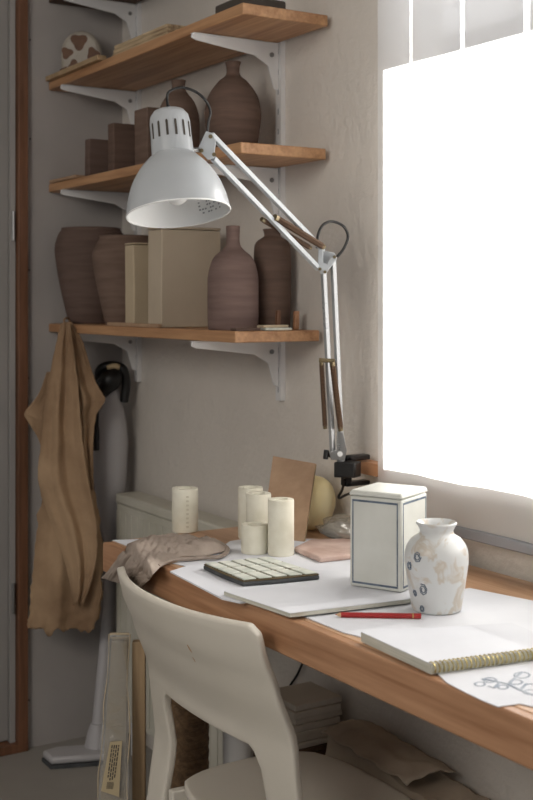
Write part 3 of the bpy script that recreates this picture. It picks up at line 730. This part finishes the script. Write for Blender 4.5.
bm = mtube([cam(326,452,Zb-.004),cam(331,456,Zb)], .005, 10); tube(bm,[cam(325.5,459,Zb-.004),cam(326.5,450,Zb-.004)],.006,10); obj('tightening_knob', bm, M['black'], t)
bm = mtube([cam(340,454,Zb-.017),cam(340,454,Zb-.012)], .006, 14); obj('bolt', bm, M['white'], t)
lw = .0100
def arm(name, a, b, Za, Zb_, w=lw):
    bm = bmesh.new(); bar(bm, cam(a[0],a[1],Za), cam(b[0],b[1],Zb_), w, w, None); return obj(name, bm, M['lampw'] if name=='upper_arm' else M['armgrey'], t, bevel=.001)
arm('lower_arm', (333,457), (323.5,271), Zb, Ze); arm('lower_arm', (341.5,452), (333,258), Zb, Ze)
arm('upper_arm', (319,269), (213,158.5), Ze, Zh); arm('upper_arm', (323,250), (211,134.5), Ze, Zh)
# elbow plates
for dz_ in (-.009,.007):
    plate('elbow_plate', [(318.5,249),(334.5,253),(337,259),(326,273.5),(321,274),(317.5,268)] if dz_>0 else [(318.5,249),(323,249),(323,262),(327,264),(331,256),(335,254),(337,259),(326,273.5),(321,274),(317.5,268)], Ze+dz_, .002, M['lampw'])
for (x,y) in ((320,269),(325,272),(334.5,257)):
    bm = mtube([cam(x,y,Ze-.013),cam(x,y,Ze+.011)], .0035, 10); obj('bolt', bm, M['brass'], t)
# springs
def spring(a, b, Za, Zb_, r=.0055):
    A, B = cam(a[0],a[1],Za), cam(b[0],b[1],Zb_); bm = bmesh.new(); d=B-A; u,w=frame(d); n=46; pts=[]
    for i in range(n*6+1):
        an=2*PI*i/6; pts.append(A+d*(i/(n*6))+(u*math.cos(an)+w*math.sin(an))*r)
    tube(bm, pts, .0014, 4); tube(bm,[A,B],r*.75,8); obj('spring', bm, M['spring'], t)
    bm = mtube([A-d.normalized()*.005, A+d.normalized()*.004], r*1.1, 10); obj('spring_end', bm, M['brass'], t)
    bm = mtube([B-d.normalized()*.004,B+d.normalized()*.006],r*1.0,10); obj('spring_end', bm, M['brass'], t)
spring((276,218),(322,246),Ze-.14,Ze-.015,.0062); spring((263,220),(309,247),Ze-.13,Ze-.01,.0045)
spring((321.5,364),(325,426),2.61,Zb-.005,.0045); spring((332.5,364),(340.5,428),2.60,Zb-.018,.0058)
bm = mtube([cam(319,360,2.60),cam(335,361,2.60)],.0045,8); obj('spring_pin', bm, M['brass'], t)
# head bracket
plate('head_plate', [(206,131),(212,133),(216,141),(214,158),(208,160),(197.5,149)], Zh-.012, .003, M['lampw'])
plate('head_plate', [(206,131),(212,133),(216,141),(214,158),(208,160),(197.5,149)], Zh+.006, .003, M['lampw'])
for (x,y) in ((210.5,136.5),(201.5,150.5),(214,154.5)):
    bm = mtube([cam(x,y,Zh-.016),cam(x,y,Zh+.010)], .004, 10); obj('bolt', bm, M['brass'], t)
# shade
Zs = 2.25; kk = Zs/F
rimc = cam(178.5,213.5,Zs)
ax = (VX*-.105+UP*.972+VZ*.185).normalized(); sx = VX.copy(); sx=(sx-ax*sx.dot(ax)).normalized(); sy=ax.cross(sx)
Ms = Matrix(((sx.x,sy.x,ax.x,rimc.x),(sx.y,sy.y,ax.y,rimc.y),(sx.z,sy.z,ax.z,rimc.z),(0,0,0,1)))
k = kk
out = [(52*k,0),(51.8*k,4*k),(49.5*k,16*k),(44*k,32*k),(35*k,47*k),(26*k,57*k),(21.5*k,61*k)]
outer = smoothprof(out,6)
bm = bmesh.new(); rings=[]
def ringpts(r,z,n=64): return [Ms@Vector((r*math.cos(2*PI*i/n),r*math.sin(2*PI*i/n),z)) for i in range(n)]
def surf(bm, prof, cap=False):
    V=[[bm.verts.new(p) for p in ringpts(r,z)] for r,z in prof]; n=64
    for a,b in zip(V,V[1:]):
        for i in range(n): bm.faces.new((a[i],a[(i+1)%n],b[(i+1)%n],b[i]))
    if cap: bm.faces.new(V[-1])
surf(bm, outer); shade = obj('lamp_shade', bm, M['lampw'], t, angle=180)
bm = bmesh.new(); surf(bm, [(52*k,-.0005)]+[(r-.0022,z) for r,z in outer]+[(.012,60*k)], True); obj('shade_lining', bm, M['lampin'], shade, angle=180)
bm = bmesh.new(); tube(bm, ringpts(52*k,0)+ringpts(52*k,0)[:1], .0016, 8, cap=False); obj('rim', bm, M['lampin'], shade)
# cap with slots
bm = bmesh.new(); capp = [(21.3*k,58*k),(21.3*k,63*k),(20.6*k,96*k),(19.5*k,102*k),(16*k,107*k),(9*k,109.5*k),(.002,110*k)]
surf(bm, capp, True); cap_ = obj('lamp_cap', bm, M['lampw'], t, angle=60)
bm = bmesh.new()
for i in range(15):
    a = 2*PI*i/15; c_=Vector((math.cos(a),math.sin(a),0)); s__=Vector((-math.sin(a),math.cos(a),0)); r1=21.05*k
    P=[]
    for (s0,z0) in ((-1,76),(1,76),(1,91),(.5,92.5),(-.5,92.5),(-1,91)):
        P.append(Ms@(c_*(r1-(z0-76)*.012*k+.0004)+s__*s0*1.15*k+Vector((0,0,z0*k))))
    prism(bm, P, (Ms.to_3x3()@c_)*.0004)
obj('vent_slots', bm, M['print'], cap_, smooth=False)
bm = mtube([Ms@Vector((0,0,.118*0+20*k)),Ms@Vector((0,0,58*k))],[.018,.014],16); obj('bulb_socket', bm, M['white'], shade)
bm = bmesh.new(); bmesh.ops.create_uvsphere(bm,u_segments=20,v_segments=14,radius=.024); bmesh.ops.translate(bm,verts=bm.verts,vec=Ms@Vector((0,0,22*k))); obj('bulb', bm, M['lampin'], shade)
# warning text patch inside the shade (illegible grey print)
bm = bmesh.new()
for r_ in range(5):
    for c_ in range(9):
        if R.random()<.2: continue
        a = .55+c_*.07; zz=(9+r_*3.6)*k
        rr = [r for r,z in outer if z<=zz][-1]-.0035
        q=[]
        for da,dz_ in ((0,0),(.045,0),(.045,1.6*k),(0,1.6*k)): q.append(Ms@Vector(((rr)*math.cos(a+da),rr*math.sin(a+da),zz+dz_)))
        prism(bm,q,(Ms.to_3x3()@Vector((-math.cos(a),-math.sin(a),0)))*.0003)
obj('warning_print', bm, M['barrail'], shade, smooth=False)
# shade arm joint
bm = mtube([cam(200,150,Zh-.005), cam(190,150,Zs+.02)], .005, 10); obj('shade_joint', bm, M['chrome'], t)
# cables
bm = mtube(catmull([Ms@Vector((0,0,108*k)),cam(167,98,2.26),cam(170,91,2.26),cam(182,87.5,2.27),cam(196,92,2.28),cam(206,101,2.29),cam(210.5,112,2.30),cam(208.5,122,2.3),cam(207.5,134,2.3)],6), .0026, 8); 
tube(bm,[Ms@Vector((0,0,108*k)),Ms@Vector((0,0,114*k))],[.006,.004],10); obj('cable', bm, M['cable'], t)
bm = mtube(catmull([cam(317,248,2.59),cam(318,235,2.58),cam(323,225,2.58),cam(332,221.5,2.59),cam(343,226,2.6),cam(348,236,2.61),cam(344,248,2.61),cam(337,257,2.61)],6), .0030, 8); obj('cable', bm, M['cable'], t)
bm = mtube(catmull([cam(345,480,Zb),cam(342,490,Zb+.02),cam(339,498,Zb+.04),Vector((1.6255,2.235,.92)),Vector((1.6255,2.25,.82)),Vector((1.6255,2.34,.66)),at_x(300.5,668,1.625),at_x(287,697,1.625),Vector((1.622,2.52,.2)),Vector((1.60,2.50,.01))],6), .0030, 8); obj('cable', bm, M['cable'], t)

# ------------------------------------------------------------ chair
t = thing('white_chair','cream white moulded chair with curved back pushed under the desk','chair',(0,0,0))
yc, hw = 1.958, .268
def lerp(tab, z):
    if z<=tab[0][0]: return tab[0][1]
    for (a,x),(b,y) in zip(tab,tab[1:]):
        if z<=b: s=(z-a)/(b-a); s=s*s*(3-2*s)*.4+s*.6; return x+(y-x)*s
    return tab[-1][1]
XE = [(0,1.0),(.2,1.06),(.36,1.105),(.48,1.122),(.62,1.108),(.72,1.072),(.78,1.048),(.835,1.035)]
WID = [(0,1.05),(.36,1.02),(.52,1.01),(.62,1.015),(.72,1.01),(.83,1.0)]
IN = .67
def cpt(u, z):
    w = lerp(WID, z); cur = .060*(1-abs(u)**2.1)*lerp([(0,.1),(.45,.2),(.60,.5),(.83,1)],z)
    return Vector((lerp(XE,z)-cur, yc+hw*w*u, z))
us_in = [IN*(-1+2*i/30) for i in range(31)]; us_l = [-1+(1-IN)*i/6 for i in range(7)]; us_r=[IN+(1-IN)*i/6 for i in range(7)]
def ztop(u):
    a=abs(u); z=.829+.004*a*a
    if a>.93: z-= .016*((a-.93)/.07)**3
    return z
def zbot(u):
    a=abs(u)/IN; return .592 - .035*max(0,(a-.85)/.15)**2.2
bm = bmesh.new(); cols={}
allu = us_l+us_in[1:-1]+us_r
NR=14
def col(u, post):
    c=[]; zt_,zb_=ztop(u),zbot(u) if not post else zbot(IN)
    for k_ in range(NR+1): c.append(bm.verts.new(cpt(u, zb_+(zt_-zb_)*k_/NR)))
    low=[]
    if post:
        for k_ in range(1,23):
            zz=zb_*(1-k_/22); 
            # legs taper
            uu=u; sgn=1 if u>0 else -1; mid=sgn*(IN+1)/2; tp=lerp([(0,.5),(.3,.85),(.5,1.0),(.56,1.0)],zz); uu=mid+(u-mid)*tp
            if zz < .555: uu = mid+(u-mid)*tp
            low.append(bm.verts.new(cpt(uu, zz)))
    return c, low
CC=[]
for u in allu:
    CC.append((u,)+col(u, abs(u)>=IN-1e-6))
for a,b in zip(CC,CC[1:]):
    for k_ in range(NR): bm.faces.new((a[1][k_],b[1][k_],b[1][k_+1],a[1][k_+1]))
    if a[2] and b[2]:
        A_=[a[1][0]]+a[2]; B_=[b[1][0]]+b[2]
        for k_ in range(len(A_)-1): bm.faces.new((A_[k_],A_[k_+1],B_[k_+1],B_[k_]))
obj('backrest', bm, M['chair'], t, solid=.016, bevel=.004, angle=60)
# seat
bm = bmesh.new(); rows=[]; nx, ny = 24, 28
sx0, sx1 = 1.085, 1.455; shw=.205; syc = 1.91
for i in range(nx+1):
    a = i/nx; row=[]
    for j in range(ny+1):
        b_ = -1+2*j/ny
        # squircle mapping
        X=2*a-1; k1=X*math.sqrt(max(0,1-.30*b_*b_*abs(b_)**1)); k2=b_*math.sqrt(max(0,1-.30*X*X*abs(X)))
        z=.412-.010*(1-X*X)*(1-b_*b_)-.014*max(0,X-.6)
        row.append(Vector(((sx0+sx1)/2+k1*(sx1-sx0)/2, syc+k2*shw*1.1, z)))
    rows.append(row)
grid(bm, rows); obj('seat', bm, M['chair'], t, solid=.018, bevel=.004, angle=60)
for s in (-1,1):
    bm = mtube([(1.40,syc+s*.17,.398),(1.425,syc+s*.185,.2),(1.44,syc+s*.195,0)],[.017,.015,.012],12); obj('front_leg', bm, M['chair'], t)
    bm = bmesh.new(); bar(bm,(1.09,syc+s*.20,.385),(1.40,syc+s*.17,.39),.02,.035,(0,1,0)); obj('side_rail', bm, M['chair'], t, bevel=.003)
# chips in paint on the back
bm = bmesh.new()
for (px,py,a,b) in ((186,648,1.6,5),(184,660,1.0,3)):
    c_=at_x(px,py,.995)
    uu=(c_.y-yc)/hw
    P=[]
    for k_ in range(12):
        an=2*PI*k_/12; z=c_.z+b*.0017*math.sin(an); u=uu+a*.0017*math.cos(an)/hw
        P.append(cpt(u,z)+Vector((-.0086,-.0,-.002)))
    bm.faces.new([bm.verts.new(p) for p in P])
obj('paint_chip', bm, noisemat('chip',(186,150,112),(200,170,136),scale=30), t, smooth=False)

# ------------------------------------------------------------ things under and beside the desk
# wrapped package leaning at the desk end
t = thing('wrapped_boards','tall clear plastic package of boards with a printed label leaning at the desk end','package',(0,0,0))
Zp=2.53
topL, topR, botR, botL = cam(110,634,Zp+.02),cam(129,634,Zp+.02),cam(127,955,Zp-.09),cam(84,955,Zp-.09)
for q in (botL,botR): q.z=.002
def lerpq(u,v): return (botL*(1-u)+botR*u)*(1-v)+(topL*(1-u)+topR*u)*v
bm = bmesh.new(); prism(bm,[lerpq(.1,.0)+VZ*.006,lerpq(.9,0)+VZ*.006,lerpq(.9,.975)+VZ*.006,lerpq(.1,.975)+VZ*.006],VZ*.028)
for q in bm.verts: q.co.z=max(q.co.z,.001)
obj('boards', bm, plain('pale_boards',(156,144,122),.8), t)
bm = bmesh.new(); rows=[]
for i in range(41):
    v=i/40; row=[]
    for j in range(17):
        u=j/16; q=lerpq(u,v)+VZ*(-.001-.007*math.sin(u*PI)*(.6+.7*noise.noise(Vector((u*3,v*9,0))))) ; q+=VX*(.004*noise.noise(Vector((v*8,u,4)))); row.append(q)
    rows.append(row)
grid(bm, rows); obj('plastic_film', bm, M['plastic'], t, angle=180)
bm = bmesh.new()
tube(bm,catmull([lerpq(0,v) + VX*.002*math.sin(v*30) for v in [i/14 for i in range(15)]],3),.0012,6); tube(bm,catmull([lerpq(1,v)+ VX*.003*math.sin(v*20) for v in [i/14 for i in range(15)]],3),.0014,6)
tube(bm,[topL,topR],.003,6); tube(bm,[topL-UP*.008,topR-UP*.008],.002,6)
for q in bm.verts: q.co.z=max(q.co.z,.001)
obj('film_seam', bm, M['clay_cream'], t)
def lq(px,py,off=-.0105):
    # solve on tilted sheet plane approx
    v=(H-(py-HY)/F*(Zp-.03))/topL.z; Zq=Zp-.09+.11*v; return cam(px,py,Zq+off)
bm = bmesh.new(); P=[lq(110,742),lq(122,741),lq(119,797),lq(101,791)]; prism(bm,P,VZ*.0006); lbl=obj('printed_label', bm, M['labelp'], t, smooth=False)
bm = bmesh.new()
def lquad(x0,y0,x1,y1):
    sh=lambda x,y:x-(y-742)*.13
    prism(bm,[lq(sh(x0,y0),y0,-.0112),lq(sh(x1,y0),y0,-.0112),lq(sh(x1,y1),y1,-.0112),lq(sh(x0,y1),y1,-.0112)],VZ*.0003)
for c_ in range(4):
    y=745
    while y<778:
        l=R.uniform(1.5,4.5); lquad(112+c_*2.2,y,113.2+c_*2.2,y+l); y+=l+1.0
for c_ in range(7): lquad(112.5+c_*1.0,782,112.9+c_*1.0,789)
obj('label_print', bm, M['print'], lbl, smooth=False)
# pale plank
p0 = cam(136.5,640,2.56)
bm = bmesh.new(); bmk=[cam(129,637,2.60),cam(142,637,2.60)]
w0=VX*.014; base_=Vector((p0.x+.005,p0.y,0))
prism(bm,[base_-w0,base_+w0,base_+w0+VZ*.02,base_-w0+VZ*.02],(-.0,0.0,bmk[0].z))
tag(obj('wooden_plank', bm, M['palewood'], bevel=.002),'pale wooden plank standing upright beside the plastic package','plank')
# woven basket
bc = cam(188,300,2.62)
t = thing('wicker_basket','dark brown woven basket standing under the desk behind the chair','basket',(bc.x,bc.y,0))
bm = bmesh.new(); n=96; V=[]
rows=[]
for i in range(121):
    z=.002+.50*i/120; row=[]
    for j in range(n+1):
        a=2*PI*j/n; s=abs(math.sin(a*7+z*120))*1.2-.4*abs(math.sin(a*7-z*120)); rr=.041+.003*i/120
        row.append(Vector(((rr+.003*s)*math.cos(a),(rr+.003*s)*math.sin(a),z)))
    rows.append(row)
grid(bm, rows); bmesh.ops.remove_doubles(bm, verts=bm.verts, dist=.0001); obj('weave', bm, M['basket'], t, angle=20)
bm = mtube([(.045*math.cos(2*PI*j/24),.045*math.sin(2*PI*j/24),.505) for j in range(25)],.006,8,cap=False); obj('basket_rim', bm, M['basket'], t)
bm = bmesh.new(); tube(bm,[(0,0,.001),(0,0,.01)],.042,24); obj('basket_base', bm, M['basket'], t)
# crate with paper stack
cr = at_x(299,745,1.52)
t = thing('wooden_crate','dark wooden crate under the desk carrying the stack of papers','crate',(1.52,cr.y+.0,0))
bm = bmesh.new(); box(bm,-.09,.09,-.07,.10,.001,.012)
obj('crate_base', bm, M['darkply'], t)
for (a_,b_,c_,d_) in ((-.09,.09,-.07,-.058),(-.09,.09,.088,.10),(-.09,-.078,-.058,.088),(.078,.09,-.058,.088)):
    bm=bmesh.new()
    for k_ in range(4): box(bm,a_,b_,c_,d_,.012+k_*.088,.012+k_*.088+.078)
    obj('slatted_side', bm, M['darkply'], t)
bm = bmesh.new(); box(bm,-.09,.09,-.07,.10,.357,.365); obj('crate_lid', bm, M['darkply'], t)
z=.3655
for k_ in range(7):
    bm=bmesh.new(); th=R.uniform(.012,.016); ax_=R.uniform(-.006,.006); ay_=R.uniform(-.006,.006)
    box(bm,-.050+ax_,.078+ax_,-.060+ay_,.070+ay_,0,th-.0005)
    tag(obj('paper_pad', bm, M['greypaper'], loc=(1.52,cr.y,z), bevel=.002),'grey-white paper pad in the stack on the crate, %s' % ('bottom one','second from bottom','third from bottom','middle one','third from top','second from top','topmost one')[k_],'paper pad','stacked pads under the desk'); z+=th
# kraft wrapped bundle
kb = at_x(375,760,1.50)
def bundle(cx,cy,rx,ry,h,rot,seed):
    bm = crumple(0,0,rx,ry,1,0,0,seed,.12); 
    Rm=Matrix.Rotation(rot,3,'Z')
    for v in bm.verts:
        q=v.co; 
        zz=min(1,max(0,q.z)); e_=1.0
        v.co=Rm@Vector((q.x*(1.25 if zz<.9 else 1),q.y*1.2,0))+Vector((cx,cy,0)); v.co.z=zz*h*(1+.05*noise.noise(q*30))
        v.co.z=max(.001,v.co.z)
    return bm
t = thing('wrapped_bundle','crumpled brown paper bundle lying under the desk by the wall','bundle',(0,0,0))
bm = bmesh.new(); rows=[]
c_=Vector((1.455,1.93,0))
for i in range(41):
    v=i/40; row=[]
    for j in range(61):
        u=j/60; x=1.475+.145*v; y=2.19-.52*u
        z=.425-.02*u-.04*u*u+.010*noise.noise(Vector((x*14,y*14,0)))+.016*abs(noise.noise(Vector((x*7+y*3,y*9,2))))
        ed=min(u,1-u,v,1-v)
        if ed<.10: z=z*(.02+.98*math.sqrt(max(0,ed/.10)))
        row.append(Vector((x,y,max(.002,z))))
    rows.append(row)
grid(bm, rows); obj('wrapping', bm, M['kraft'], t, angle=180, solid=.002)
bm = bmesh.new(); rows=[]
for i in range(19):
    v=i/18; rows.append([Vector((1.478+.125*v+.004*math.sin(j), 2.15-.30*j/24, .432+.012*math.sin(v*PI)+.006*noise.noise(Vector((v*5,j*.3,1)))-.012*(j/24))) for j in range(25)])
grid(bm, rows); obj('loose_flap', bm, M['kraft'], t, solid=.002, angle=180)
bm=mtube(catmull([Vector((1.485,1.80,.385)),Vector((1.50,1.76,.392)),Vector((1.53,1.735,.380)),Vector((1.56,1.73,.35)),Vector((1.57,1.72,.30))],5),[.022+.004*math.sin(i) for i in range(21)],12)
obj('rolled_end', bm, M['kraft'], t)

# ------------------------------------------------------------ light
def area(name, loc, target, size, power, color, sy=None):
    l = bpy.data.lights.new(name,'AREA'); l.energy=power; l.color=color; l.shape='RECTANGLE'; l.size=size; l.size_y=sy or size
    o = bpy.data.objects.new(name,l); C.objects.link(o); o.location=loc
    d=Vector(target)-Vector(loc); o.rotation_euler=d.to_track_quat('-Z','Y').to_euler(); return o
s = bpy.data.lights.new('sun','SUN'); s.energy=23; s.angle=math.radians(.5); s.color=(1,.975,.93)
o = bpy.data.objects.new('sun',s); C.objects.link(o); o.location=(4,1,4); o.rotation_euler=SUN.to_track_quat('-Z','Y').to_euler()
area('room_window_light',(-1.4,.8,2.4),(1.5,2.3,1.2),1.3,40,(1,.94,.86),1.3)
w = bpy.data.worlds.new('world'); bpy.context.scene.world=w; w.use_nodes=True
bg=w.node_tree.nodes['Background']; bg.inputs[0].default_value=(.95,.96,1,1); bg.inputs[1].default_value=.22
# ------------------------------------------------------------ camera
cd = bpy.data.cameras.new('camera'); co = bpy.data.objects.new('camera',cd); C.objects.link(co)
co.location=(0,0,H); co.rotation_euler=(PI/2,0,-PSI); cd.sensor_fit='HORIZONTAL'; cd.sensor_width=36; cd.lens=36*F/533
cd.shift_y=-(400-HY)/533; cd.shift_x=.5/533; cd.clip_start=.05
cd.dof.use_dof=True; cd.dof.focus_distance=2.35; cd.dof.aperture_fstop=9
bpy.context.scene.camera=co
vs=bpy.context.scene.view_settings; vs.view_transform='Standard'; vs.look='None'; vs.exposure=0
